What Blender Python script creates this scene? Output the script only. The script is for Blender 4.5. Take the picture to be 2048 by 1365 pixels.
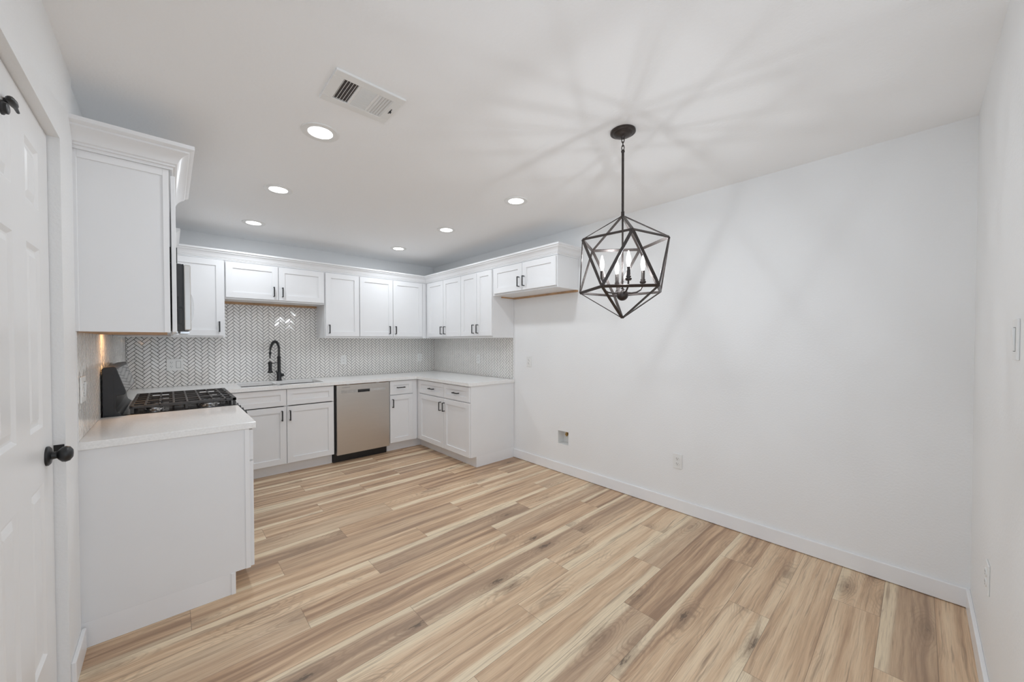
import bpy, bmesh, math, random
from mathutils import Vector, Matrix
random.seed(7)
PI = math.pi
for o in list(bpy.data.objects):
    bpy.data.objects.remove(o, do_unlink=True)
SC = bpy.context.scene
COL = SC.collection

# ------------------------------------------------------------------ camera
cam_d = bpy.data.cameras.new('camera')
cam = bpy.data.objects.new('camera', cam_d)
COL.objects.link(cam)
cam_d.sensor_fit = 'HORIZONTAL'
cam_d.sensor_width = 36.0
cam_d.lens = 744.52 / 2048 * 36.0
cam_d.shift_x = 18.37 / 2048
cam_d.shift_y = 12.48 / 2048
cam_d.clip_start = 0.02
_r = (0.7447469165, -0.6673460641, -0.0011229482)
_u = (0.0111904659, 0.0108058667, 0.9998789960)
_b = (-0.6672531782, -0.7446693655, 0.0155155493)
cam.matrix_world = Matrix(((_r[0], _u[0], _b[0], -2.99208), (_r[1], _u[1], _b[1], -4.89705),
                           (_r[2], _u[2], _b[2], 1.35007), (0, 0, 0, 1)))
SC.camera = cam

# ------------------------------------------------------------------ world and exposure
wd = bpy.data.worlds.new('daylight')
SC.world = wd
wd.use_nodes = True
wb = wd.node_tree.nodes['Background']
wb.inputs['Color'].default_value = (0.775, 0.877, 1.0, 1)
wb.inputs['Strength'].default_value = 1.62
SC.view_settings.view_transform = 'Standard'
SC.view_settings.look = 'None'
SC.view_settings.gamma = 1.0
SC.view_settings.exposure = 0.06
SC.view_settings.use_curve_mapping = False
E_DOWN = 4.2      # recessed lights, watts of light each
SPREAD = 180      # and the width of their beam, degrees
E_BULB = 980.0   # pendant bulb filaments
E_HOOD = 36.0     # cooktop lamp under the microwave
SC.cycles.max_bounces = 16
SC.cycles.diffuse_bounces = 8

# ------------------------------------------------------------------ measures (metres)
H = 2.466          # ceiling
XL = -3.30         # left wall
YF = -5.085        # front wall
CT = 0.911         # counter top
UB = 1.393         # underside of upper cabinets
UT = 2.154         # top of upper cabinets

# ------------------------------------------------------------------ materials
def nt_of(name):
    m = bpy.data.materials.new(name)
    m.use_nodes = True
    return m, m.node_tree, m.node_tree.nodes['Principled BSDF']

def N(nt, typ, **kw):
    n = nt.nodes.new(typ)
    for k, v in kw.items():
        if k in ('operation', 'noise_dimensions', 'voronoi_dimensions', 'data_type', 'blend_type', 'interpolation_type', 'feature', 'distance'):
            setattr(n, k, v)
        else:
            n.inputs[k].default_value = v
    return n

def simple(name, col, rough=0.5, metal=0.0, spec=0.5, noise=0.0, nscale=40.0, bump=0.0, bscale=150.0, coat=0.0):
    m, nt, b = nt_of(name)
    b.inputs['Base Color'].default_value = (*col, 1)
    b.inputs['Roughness'].default_value = rough
    b.inputs['Metallic'].default_value = metal
    b.inputs['Specular IOR Level'].default_value = spec
    b.inputs['Coat Weight'].default_value = coat
    tc = nt.nodes.new('ShaderNodeTexCoord')
    if noise > 0:
        n = N(nt, 'ShaderNodeTexNoise', Scale=nscale, Detail=4.0)
        nt.links.new(tc.outputs['Object'], n.inputs['Vector'])
        r = nt.nodes.new('ShaderNodeValToRGB')
        r.color_ramp.elements[0].position = 0.3
        r.color_ramp.elements[1].position = 0.7
        r.color_ramp.elements[0].color = (*[max(0, c * (1 - noise)) for c in col], 1)
        r.color_ramp.elements[1].color = (*[min(1, c * (1 + noise)) for c in col], 1)
        nt.links.new(n.outputs['Fac'], r.inputs['Fac'])
        nt.links.new(r.outputs['Color'], b.inputs['Base Color'])
    if bump > 0:
        n = N(nt, 'ShaderNodeTexNoise', Scale=bscale, Detail=3.0)
        nt.links.new(tc.outputs['Object'], n.inputs['Vector'])
        bp = nt.nodes.new('ShaderNodeBump')
        bp.inputs['Strength'].default_value = bump
        bp.inputs['Distance'].default_value = 0.003
        nt.links.new(n.outputs['Fac'], bp.inputs['Height'])
        nt.links.new(bp.outputs['Normal'], b.inputs['Normal'])
    return m

def emit(name, col, strength):
    m, nt, b = nt_of(name)
    b.inputs['Base Color'].default_value = (*col, 1)
    b.inputs['Emission Color'].default_value = (*col, 1)
    b.inputs['Emission Strength'].default_value = strength
    return m

M = {}
M['wall'] = simple('wall_paint', (0.835, 0.84, 0.84), 0.55, bump=0.35, bscale=90)
M['ceil'] = simple('ceiling_paint', (0.905, 0.913, 0.92), 0.7, bump=0.35, bscale=70)
M['trim'] = simple('trim_paint', (0.84, 0.84, 0.845), 0.3, noise=0.01, nscale=8)
M['door'] = simple('door_paint', (0.83, 0.83, 0.828), 0.32, bump=0.06, bscale=60)
M['cab'] = simple('cabinet_paint', (0.81, 0.812, 0.818), 0.33, noise=0.008, nscale=6)
M['quartz'] = simple('quartz', (0.86, 0.857, 0.845), 0.14, noise=0.05, nscale=110)
M['tile'] = simple('glazed_tile', (0.86, 0.84, 0.81), 0.09, noise=0.03, nscale=9)
M['grout'] = simple('dark_grout', (0.042, 0.040, 0.040), 0.9, noise=0.2, nscale=80)
M['black'] = simple('black_metal', (0.012, 0.012, 0.013), 0.38, noise=0.15, nscale=30)
M['iron'] = simple('cast_iron', (0.045, 0.043, 0.042), 0.45, noise=0.2, nscale=90, bump=0.2, bscale=300)
M['enamel'] = simple('black_enamel', (0.013, 0.013, 0.014), 0.16, noise=0.1, nscale=20)
M['blackplastic'] = simple('black_plastic', (0.012, 0.012, 0.013), 0.38, noise=0.1, nscale=20)
M['gloss'] = simple('black_glass', (0.008, 0.008, 0.009), 0.05, noise=0.1, nscale=20)
M['greyplastic'] = simple('grey_plastic', (0.035, 0.035, 0.037), 0.45, noise=0.08, nscale=30)
M['bronze'] = simple('bronze', (0.050, 0.040, 0.036), 0.36, metal=0.55, noise=0.15, nscale=60)
M['rawwood'] = simple('raw_wood', (0.46, 0.285, 0.155), 0.6, noise=0.22, nscale=14)
M['plastic'] = simple('white_plastic', (0.80, 0.80, 0.785), 0.28, noise=0.01, nscale=10)
M['slot'] = simple('slot_dark', (0.03, 0.03, 0.03), 0.6, noise=0.1, nscale=20)
M['brass'] = simple('brass', (0.50, 0.34, 0.13), 0.35, metal=0.9, noise=0.15, nscale=60)
M['ventshade'] = simple('duct_shade', (0.11, 0.10, 0.095), 0.8, noise=0.25, nscale=60)
M['gap'] = simple('gap_dark', (0.05, 0.055, 0.05), 0.7, noise=0.2, nscale=30)
M['chrome'] = simple('polished_steel', (0.62, 0.61, 0.60), 0.18, metal=1.0, noise=0.06, nscale=40)
M['lens'] = emit('light_lens', (0.97, 0.985, 1.0), 5.0)
M['filament'] = emit('bulb_filament', (0.90, 0.95, 1.0), E_BULB)
def bulb_glass():
    m, nt, b = nt_of('bulb_glass')
    nt.nodes.remove(b)
    tr = nt.nodes.new('ShaderNodeBsdfTransparent'); em = nt.nodes.new('ShaderNodeEmission'); ad = nt.nodes.new('ShaderNodeAddShader')
    tr.inputs['Color'].default_value = (0.94, 0.94, 0.94, 1)
    em.inputs['Color'].default_value = (1, 0.99, 0.97, 1); em.inputs['Strength'].default_value = 0.8
    nt.links.new(tr.outputs[0], ad.inputs[0]); nt.links.new(em.outputs[0], ad.inputs[1])
    nt.links.new(ad.outputs[0], nt.nodes['Material Output'].inputs['Surface'])
    return m
M['bulb'] = bulb_glass()
M['warm'] = emit('cooktop_lamp', (1.0, 0.55, 0.24), E_HOOD)

def steel():
    m, nt, b = nt_of('brushed_steel')
    tc = nt.nodes.new('ShaderNodeTexCoord')
    mp = nt.nodes.new('ShaderNodeMapping')
    mp.inputs['Scale'].default_value = (3, 3, 420)
    nt.links.new(tc.outputs['Object'], mp.inputs['Vector'])
    n = N(nt, 'ShaderNodeTexNoise', Scale=1.0, Detail=3.0)
    nt.links.new(mp.outputs['Vector'], n.inputs['Vector'])
    r = nt.nodes.new('ShaderNodeValToRGB')
    r.color_ramp.elements[0].color = (0.56, 0.535, 0.505, 1)
    r.color_ramp.elements[1].color = (0.65, 0.625, 0.595, 1)
    nt.links.new(n.outputs['Fac'], r.inputs['Fac'])
    nt.links.new(r.outputs['Color'], b.inputs['Base Color'])
    b.inputs['Metallic'].default_value = 1.0
    b.inputs['Roughness'].default_value = 0.33
    b.inputs['Anisotropic'].default_value = 0.6
    return m
M['steel'] = steel()

def floor_mat():
    m, nt, b = nt_of('oak_planks')
    L, Wd = 1.255, 0.1785
    def lk(a, c): nt.links.new(a, c)
    def MA(op, a, c=None, d=None, clamp=False):
        n = nt.nodes.new('ShaderNodeMath'); n.operation = op; n.use_clamp = clamp
        for i, v in enumerate((a, c, d)):
            if v is None: continue
            if isinstance(v, (int, float)): n.inputs[i].default_value = v
            else: lk(v, n.inputs[i])
        return n.outputs[0]
    def SS(x, lo, hi):
        n = nt.nodes.new('ShaderNodeMapRange'); n.interpolation_type = 'SMOOTHSTEP'
        n.inputs['From Min'].default_value = lo; n.inputs['From Max'].default_value = hi
        lk(x, n.inputs['Value']); return n.outputs['Result']
    def XYZ(x, y, z):
        n = nt.nodes.new('ShaderNodeCombineXYZ')
        for i, v in enumerate((x, y, z)):
            if isinstance(v, (int, float)): n.inputs[i].default_value = v
            else: lk(v, n.inputs[i])
        return n.outputs[0]
    def NZ(vec, detail=3.0, rough=0.5, dist=0.0):
        n = N(nt, 'ShaderNodeTexNoise', Scale=1.0, Detail=detail, Roughness=rough, Distortion=dist)
        lk(vec, n.inputs['Vector']); return n.outputs['Fac']
    def MIX(f, a, c, bt='MIX'):
        n = nt.nodes.new('ShaderNodeMix'); n.data_type = 'RGBA'; n.blend_type = bt
        for s, v in ((n.inputs['Factor'], f), (n.inputs[6], a), (n.inputs[7], c)):
            if isinstance(v, (int, float)): s.default_value = v
            elif isinstance(v, tuple): s.default_value = (*v, 1)
            else: lk(v, s)
        return n.outputs[2]
    tc = nt.nodes.new('ShaderNodeTexCoord')
    sp = nt.nodes.new('ShaderNodeSeparateXYZ'); lk(tc.outputs['Object'], sp.inputs[0])
    x, y = sp.outputs[0], sp.outputs[1]
    rf = MA('DIVIDE', MA('ADD', y, 4.788), Wd)
    k = MA('FLOOR', rf); v = MA('FRACT', rf)
    uf = MA('ADD', MA('DIVIDE', x, L), MA('MULTIPLY', MA('SUBTRACT', 7.0, k), 1 / 3))
    n_ = MA('FLOOR', MA('ADD', uf, 0.0005)); uu = MA('FRACT', MA('ADD', uf, 0.0005))
    wn = nt.nodes.new('ShaderNodeTexWhiteNoise'); wn.noise_dimensions = '2D'
    lk(XYZ(k, n_, 0.0), wn.inputs['Vector'])
    cs = nt.nodes.new('ShaderNodeSeparateColor'); lk(wn.outputs['Color'], cs.inputs[0])
    r1, r2, r3 = cs.outputs[0], cs.outputs[1], cs.outputs[2]
    dv = MA('MULTIPLY', MA('MINIMUM', v, MA('SUBTRACT', 1.0, v)), Wd)
    du = MA('MULTIPLY', MA('MINIMUM', uu, MA('SUBTRACT', 1.0, uu)), L)
    seam = MA('SUBTRACT', 1.0, SS(MA('MINIMUM', dv, du), 0.0004, 0.0017))
    X = MA('ADD', x, MA('MULTIPLY', r1, 37.0))
    Y = MA('ADD', MA('MULTIPLY', v, Wd), MA('MULTIPLY', r2, 11.0))
    sd = MA('MULTIPLY', r3, 50.0)
    # knots
    vo = N(nt, 'ShaderNodeTexVoronoi', Scale=1.0, Randomness=0.9)
    lk(XYZ(MA('MULTIPLY', X, 2.1), MA('MULTIPLY', Y, 6.5), sd), vo.inputs['Vector'])
    kd = vo.outputs['Distance']
    kc = nt.nodes.new('ShaderNodeSeparateColor'); lk(vo.outputs['Color'], kc.inputs[0])
    on = SS(kc.outputs[0], 0.26, 0.32)
    kn = NZ(XYZ(MA('MULTIPLY', X, 30.0), MA('MULTIPLY', Y, 110.0), sd), 3.0, 0.6)
    kq = MA('ADD', kd, MA('MULTIPLY', MA('SUBTRACT', kn, 0.5), 0.30))
    knot = MA('MULTIPLY', on, MA('SUBTRACT', 1.0, SS(kq, 0.03, 0.11)))
    smudge = MA('MULTIPLY', on, MA('SUBTRACT', 1.0, SS(kq, 0.03, 0.36)))
    halo = MA('MULTIPLY', on, MA('SUBTRACT', 1.0, SS(kd, 0.05, 0.62)))
    # broad figure, drawn out along the plank
    wob = NZ(XYZ(MA('MULTIPLY', X, 2.6), MA('MULTIPLY', Y, 5.0), sd), 2.0)
    Yw = MA('ADD', MA('ADD', Y, MA('MULTIPLY', MA('SUBTRACT', wob, 0.5), 0.030)), MA('MULTIPLY', halo, 0.012))
    f1 = NZ(XYZ(MA('MULTIPLY', X, 0.75), MA('MULTIPLY', Yw, 21.0), sd), 6.0, 0.62, 0.15)
    tone = MA('ADD', MA('SUBTRACT', MA('MULTIPLY', f1, 1.35), 0.185), MA('MULTIPLY', MA('SUBTRACT', r3, 0.5), 0.26))
    rp = nt.nodes.new('ShaderNodeValToRGB')
    els = rp.color_ramp.elements
    els[0].position = 0.27; els[0].color = (0.340, 0.215, 0.136, 1)
    els[1].position = 0.76; els[1].color = (0.788, 0.611, 0.418, 1)
    e = els.new(0.41); e.color = (0.517, 0.344, 0.217, 1)
    e = els.new(0.52); e.color = (0.635, 0.444, 0.285, 1)
    e = els.new(0.63); e.color = (0.724, 0.535, 0.356, 1)
    lk(tone, rp.inputs['Fac'])
    c = rp.outputs['Color']
    # some planks lean grey brown
    c = MIX(MA('MULTIPLY', SS(r1, 0.66, 0.86), 0.30), c, (0.40, 0.305, 0.225))
    # pale sapwood along one edge of many planks
    flip = SS(r1, 0.499, 0.501)
    ve = MA('ADD', MA('MULTIPLY', v, flip), MA('MULTIPLY', MA('SUBTRACT', 1.0, v), MA('SUBTRACT', 1.0, flip)))
    sapn = NZ(XYZ(MA('MULTIPLY', X, 1.1), MA('MULTIPLY', Y, 2.0), sd), 2.0)
    sape = MA('ADD', ve, MA('MULTIPLY', MA('SUBTRACT', sapn, 0.5), 0.5))
    sap = MA('MULTIPLY', SS(sape, 0.72, 0.84), SS(r2, 0.25, 0.32))
    c = MIX(MA('MULTIPLY', sap, 0.78), c, (0.85, 0.715, 0.51))
    # growth rings round the knots, faint cathedral figure elsewhere
    n3 = MA('ADD', NZ(XYZ(MA('MULTIPLY', X, 1.3), MA('MULTIPLY', Yw, 9.0), sd), 1.5), MA('MULTIPLY', halo, 0.42))
    ring = MA('SINE', MA('MULTIPLY', n3, 78.0))
    rw = MA('ADD', MA('MULTIPLY', halo, 0.42), MA('MULTIPLY', SS(r2, 0.45, 0.75), 0.10))
    c = MIX(MA('MULTIPLY', MA('MULTIPLY', SS(ring, 0.0, 1.0), rw), MA('SUBTRACT', 1.0, MA('MULTIPLY', sap, 0.7))), c, (0.30, 0.20, 0.13))
    # dark mineral streaks and fine grain
    st = NZ(XYZ(MA('MULTIPLY', X, 1.6), MA('MULTIPLY', Yw, 55.0), MA('ADD', sd, 9.0)), 4.0, 0.65)
    c = MIX(MA('MULTIPLY', SS(st, 0.53, 0.71), 0.68), c, (0.31, 0.212, 0.142))
    gr = NZ(XYZ(MA('MULTIPLY', X, 6.0), MA('MULTIPLY', Y, 300.0), sd), 3.0, 0.6)
    c = MIX(MA('MULTIPLY', SS(gr, 0.46, 0.72), 0.34), c, (0.33, 0.235, 0.16))
    s2_ = NZ(XYZ(MA('MULTIPLY', X, 3.4), MA('MULTIPLY', Yw, 75.0), MA('ADD', sd, 23.0)), 3.0, 0.6)
    c = MIX(MA('MULTIPLY', SS(s2_, 0.60, 0.72), 0.5), c, (0.27, 0.185, 0.13))
    c = MIX(MA('MULTIPLY', smudge, 0.62), c, (0.265, 0.178, 0.118))
    c = MIX(MA('MULTIPLY', knot, 0.72), c, (0.085, 0.060, 0.044))
    c = MIX(MA('MULTIPLY', seam, 0.6), c, (0.16, 0.11, 0.075))
    lk(c, b.inputs['Base Color'])
    b.inputs['Roughness'].default_value = 0.42
    b.inputs['Specular IOR Level'].default_value = 0.4
    bp = nt.nodes.new('ShaderNodeBump'); bp.inputs['Strength'].default_value = 0.25; bp.inputs['Distance'].default_value = 0.002
    lk(MA('SUBTRACT', MA('MULTIPLY', gr, 0.25), seam), bp.inputs['Height'])
    lk(bp.outputs['Normal'], b.inputs['Normal'])
    return m
M['floor'] = floor_mat()

# ------------------------------------------------------------------ mesh helpers
class MB:
    def __init__(self):
        self.v, self.f = [], []
    def poly(self, vs, fs):
        o = len(self.v)
        self.v += [tuple(p) for p in vs]
        self.f += [tuple(i + o for i in f) for f in fs]
        return self
    def box(self, x0, x1, y0, y1, z0, z1):
        x0, x1 = sorted((x0, x1)); y0, y1 = sorted((y0, y1)); z0, z1 = sorted((z0, z1))
        return self.poly([(x0, y0, z0), (x1, y0, z0), (x1, y1, z0), (x0, y1, z0), (x0, y0, z1), (x1, y0, z1), (x1, y1, z1), (x0, y1, z1)],
                         [(0, 3, 2, 1), (4, 5, 6, 7), (0, 1, 5, 4), (1, 2, 6, 5), (2, 3, 7, 6), (3, 0, 4, 7)])
    def prism(self, prof, axis, a0, a1):
        """closed 2-D profile extruded along an axis; profile holds the two other axes in xyz order"""
        def P(p, a):
            return {'x': (a, p[0], p[1]), 'y': (p[0], a, p[1]), 'z': (p[0], p[1], a)}[axis]
        n = len(prof)
        return self.poly([P(p, a0) for p in prof] + [P(p, a1) for p in prof],
                         [tuple(range(n))[::-1], tuple(range(n, 2 * n))] + [(i, (i + 1) % n, n + (i + 1) % n, n + i) for i in range(n)])
    def tube(self, pts, rad, n=12, cap=True, closed=False):
        pts = [Vector(p) for p in pts]
        m = len(pts)
        rads = rad if isinstance(rad, (list, tuple)) else [rad] * m
        rings, ref = [], None
        for i, p in enumerate(pts):
            if closed: t = pts[(i + 1) % m] - pts[i - 1]
            else: t = pts[min(i + 1, m - 1)] - pts[max(i - 1, 0)]
            t.normalize()
            if ref is None:
                ref = Vector((0, 0, 1)) if abs(t.z) < 0.9 else Vector((1, 0, 0))
            a = (ref - t * ref.dot(t)).normalized()
            ref = a
            b = t.cross(a)
            rings.append([p + (a * math.cos(2 * PI * j / n) + b * math.sin(2 * PI * j / n)) * rads[i] for j in range(n)])
        vs = [q for r in rings for q in r]
        fs = []
        for i in range(m if closed else m - 1):
            k = (i + 1) % m
            for j in range(n):
                fs.append((i * n + j, i * n + (j + 1) % n, k * n + (j + 1) % n, k * n + j))
        if cap and not closed:
            fs += [tuple(range(n))[::-1], tuple(range((m - 1) * n, m * n))]
        return self.poly(vs, fs)
    def lathe(self, prof, c=(0, 0, 0), axis=(0, 0, 1), n=28, cap=True):
        """(radius, height) pairs turned round an axis through c"""
        ax = Vector(axis).normalized()
        a = (Vector((1, 0, 0)) if abs(ax.x) < 0.9 else Vector((0, 1, 0)))
        a = (a - ax * a.dot(ax)).normalized(); b = ax.cross(a)
        c = Vector(c); vs, fs = [], []
        for r, h in prof:
            r = max(r, 1e-5)
            vs += [c + ax * h + (a * math.cos(2 * PI * j / n) + b * math.sin(2 * PI * j / n)) * r for j in range(n)]
        for i in range(len(prof) - 1):
            for j in range(n):
                fs.append((i * n + j, i * n + (j + 1) % n, (i + 1) * n + (j + 1) % n, (i + 1) * n + j))
        if cap: fs += [tuple(range(n))[::-1], tuple(range((len(prof) - 1) * n, len(prof) * n))]
        return self.poly(vs, fs)
    def bar(self, p, q, w, t, up=(0, 0, 1)):
        """a flat bar from p to q: w wide across, t thick along up"""
        p, q = Vector(p), Vector(q)
        d = (q - p).normalized(); u = Vector(up); u = (u - d * u.dot(d)).normalized(); s = d.cross(u)
        vs = []
        for c in (p, q):
            for a, b in ((-1, -1), (1, -1), (1, 1), (-1, 1)):
                vs.append(c + s * a * w / 2 + u * b * t / 2)
        return self.poly(vs, [(3, 2, 1, 0), (4, 5, 6, 7), (0, 1, 5, 4), (1, 2, 6, 5), (2, 3, 7, 6), (3, 0, 4, 7)])
    def shaker(self, u0, u1, z0, z1, d0, d1, fr=0.057, rec=0.009, frz=None):
        """a framed door front in the local frame: outward is -y"""
        frz = frz or fr
        def R(a0, a1, b0, b1, d): return [(a0, -d, b0), (a1, -d, b0), (a1, -d, b1), (a0, -d, b1)]
        s = 0.0015
        vs = (R(u0, u1, z0, z1, d0) + R(u0, u1, z0, z1, d1 - s) + R(u0 + s, u1 - s, z0 + s, z1 - s, d1)
              + R(u0 + fr, u1 - fr, z0 + frz, z1 - frz, d1) + R(u0 + fr + .001, u1 - fr - .001, z0 + frz + .001, z1 - frz - .001, d1 - rec))
        fs = [(3, 2, 1, 0)]
        for a in range(4):
            for j in range(4):
                k = (j + 1) % 4
                fs.append((a * 4 + j, a * 4 + k, a * 4 + 4 + k, a * 4 + 4 + j))
        fs.append((16, 17, 18, 19))
        return self.poly(vs, fs)
    def build(self, name, mat, parent=None, bevel=0.0, smooth=False, seg=1, sharp=35):
        me = bpy.data.meshes.new(name)
        me.from_pydata(self.v, [], self.f)
        bm = bmesh.new(); bm.from_mesh(me)
        bmesh.ops.recalc_face_normals(bm, faces=bm.faces)
        if bevel > 0:
            ed = [e for e in bm.edges if len(e.link_faces) == 2 and e.calc_face_angle(0) > 0.5]
            bmesh.ops.bevel(bm, geom=ed, offset=bevel, segments=seg, profile=0.5, affect='EDGES', clamp_overlap=True)
        bm.to_mesh(me); bm.free()
        if smooth:
            me.shade_smooth()
            me.set_sharp_from_angle(angle=math.radians(sharp))
        me.materials.append(M[mat] if isinstance(mat, str) else mat)
        o = bpy.data.objects.new(name, me)
        COL.objects.link(o)
        if parent is not None: o.parent = parent
        return o

def tag(o, label=None, cat=None, group=None, kind=None):
    if label: o['label'] = label
    if cat: o['category'] = cat
    if group: o['group'] = group
    if kind: o['kind'] = kind
    return o
def thing(name, label, cat, loc=(0, 0, 0), rz=0.0, group=None):
    o = bpy.data.objects.new(name, None)
    o.empty_display_size = 0.1
    COL.objects.link(o)
    o.location = loc; o.rotation_euler = (0, 0, rz)
    return tag(o, label, cat, group)
def copy_tree(o, parent=None):
    c = o.copy(); COL.objects.link(c)
    if parent is not None: c.parent = parent
    for ch in list(o.children): copy_tree(ch, c)
    return c
def struct(name, mb, mat, label=None, cat=None, **kw):
    o = mb.build(name, mat, None, **kw)
    return tag(o, label, cat, None, 'structure')

BACK, RIGHT, LEFT = 0.0, -PI / 2, PI / 2   # local frame of wall units: x runs along the wall, -y is out into the room

# ------------------------------------------------------------------ the room
struct('floor', MB().box(-3.6, 0.2, -8.2, 0.2, -0.08, 0), 'floor', 'light oak plank floor with knots and pale streaks', 'floor')
struct('ceiling', MB().box(-3.6, 0.2, -8.2, 0.2, H, H + 0.1), 'ceil', 'off white ceiling over the kitchen and dining space', 'ceiling')
struct('wall_back', MB().box(-3.6, 0.15, 0, 0.12, 0, H), 'wall', 'white back wall behind the sink run', 'wall')
hy0, hy1, hz0, hz1 = -2.550, -2.412, 0.292, 0.432      # the open box for the fridge water line
wr = MB().box(0, 0.12, -8.2, hy0, 0, H).box(0, 0.12, hy1, 0, 0, H).box(0, 0.12, hy0, hy1, 0, hz0).box(0, 0.12, hy0, hy1, hz1, H)
struct('wall_right', wr, 'wall', 'long bare white wall right of the cabinets', 'wall')
DY0, DY1, DZ = -3.470, -2.735, 2.112
wl = MB().box(XL - 0.15, XL, -2.49, 0, 0, H)
wl.box(XL - 0.15, XL + 0.010, DY1, -2.49, 0, H).box(XL - 0.15, XL + 0.010, DY0, DY1, DZ + 0.004, H).box(XL - 0.15, XL + 0.010, -4.15, DY0, 0, H)
struct('wall_left', wl, 'wall', 'white left wall with the panelled door', 'wall')
struct('wall_front', MB().box(-1.42, 0.12, YF - 0.12, YF, 0, H), 'wall', 'white wall with the switch at far right', 'wall')
def baseboard(name, mb, label): struct(name, mb, 'trim', label, 'baseboard', bevel=0.003, seg=2)
BH = 0.099
baseboard('baseboard_right', MB().box(-0.014, 0, YF, -1.7545, 0.0035, BH), 'tall white baseboard along the bare right wall')
baseboard('baseboard_front', MB().box(-1.42, -0.014, YF, YF + 0.014, 0, BH), 'white baseboard under the wall switch')
baseboard('baseboard_left', MB().box(XL + 0.010, XL + 0.024, -2.715, -2.478, 0, BH), 'short white baseboard between door and cabinet')

# door: six raised panels in a flush leaf
xf = XL - 0.022
d = MB()
ys = [DY0 + .003, DY0 + .135, -3.170, -3.030, -2.870, DY1 - .003]
zs = [0.008, 0.255, 0.862, 1.055, 1.668, 1.800, 2.000, DZ]
ys[1] = -3.330
for i in range(5):
    for j in range(7):
        y0, y1, z0, z1 = ys[i], ys[i + 1], zs[j], zs[j + 1]
        if i in (1, 3) and j in (1, 3, 5):
            def q(m, dx): return [(xf + dx, y0 + m, z0 + m), (xf + dx, y1 - m, z0 + m), (xf + dx, y1 - m, z1 - m), (xf + dx, y0 + m, z1 - m)]
            rings = [q(0, 0), q(.006, -.004), q(.012, -.008), q(.018, -.009), q(.040, -.002), q(.041, -.002)]
            vs = [p for r in rings for p in r]
            fs = [(a * 4 + b, a * 4 + (b + 1) % 4, a * 4 + 4 + (b + 1) % 4, a * 4 + 4 + b) for a in range(5) for b in range(4)] + [(20, 21, 22, 23)]
            d.poly(vs, fs)
        else:
            d.poly([(xf, y0, z0), (xf, y1, z0), (xf, y1, z1), (xf, y0, z1)], [(0, 1, 2, 3)])
e0, e1, zb, zt = ys[0], ys[5], zs[0], zs[7]
d.poly([(xf, e0, zb), (xf, e1, zb), (xf, e1, zt), (xf, e0, zt), (xf - .035, e0, zb), (xf - .035, e1, zb), (xf - .035, e1, zt), (xf - .035, e0, zt)],
       [(0, 4, 5, 1), (1, 5, 6, 2), (2, 6, 7, 3), (3, 7, 4, 0), (4, 7, 6, 5)])
door = struct('door_1', d, 'door', 'white six panel door at the left edge', 'door')
kb = MB().lathe([(0, 0), (.034, 0), (.034, .006), (.028, .011), (.014, .013), (.0125, .022), (.0125, .025), (.018, .029), (.0265, .037), (.0285, .046), (.025, .056), (.014, .063), (0, .0645)],
                (xf, -2.832, 0.943), (1, 0, 0), 32).build('door_knob', 'black', door, smooth=True, sharp=50)
kb['label'] = 'round black door knob'
MB().box(xf + .002, XL + 0.007, DY1 - .0015, DY1, 0.932, 0.962).build('strike_plate', 'black', door, bevel=.001)['label'] = 'black strike plate'
MB().tube([(xf + .001, -3.222, 2.012), (xf + .012, -3.222, 2.012)], .007, 12).tube([(xf + .014, -3.246, 2.012), (xf + .014, -3.238, 2.013), (xf + .014, -3.215, 2.014), (xf + .014, -3.198, 2.013), (xf + .014, -3.190, 2.012), (xf + .014, -3.164, 2.009)],
    [.004, .0085, .010, .008, .005, .0035], 12).build('flip_latch', 'black', door, smooth=True)['label'] = 'black flip latch near the door top'
MB().lathe([(0, 0), (.019, 0), (.019, .004), (.015, .007), (.015, .012), (.011, .014), (0, .014)], (xf, -3.246, 1.982), (1, 0, 0), 24).build('latch_base', 'black', door, smooth=True)

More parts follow.
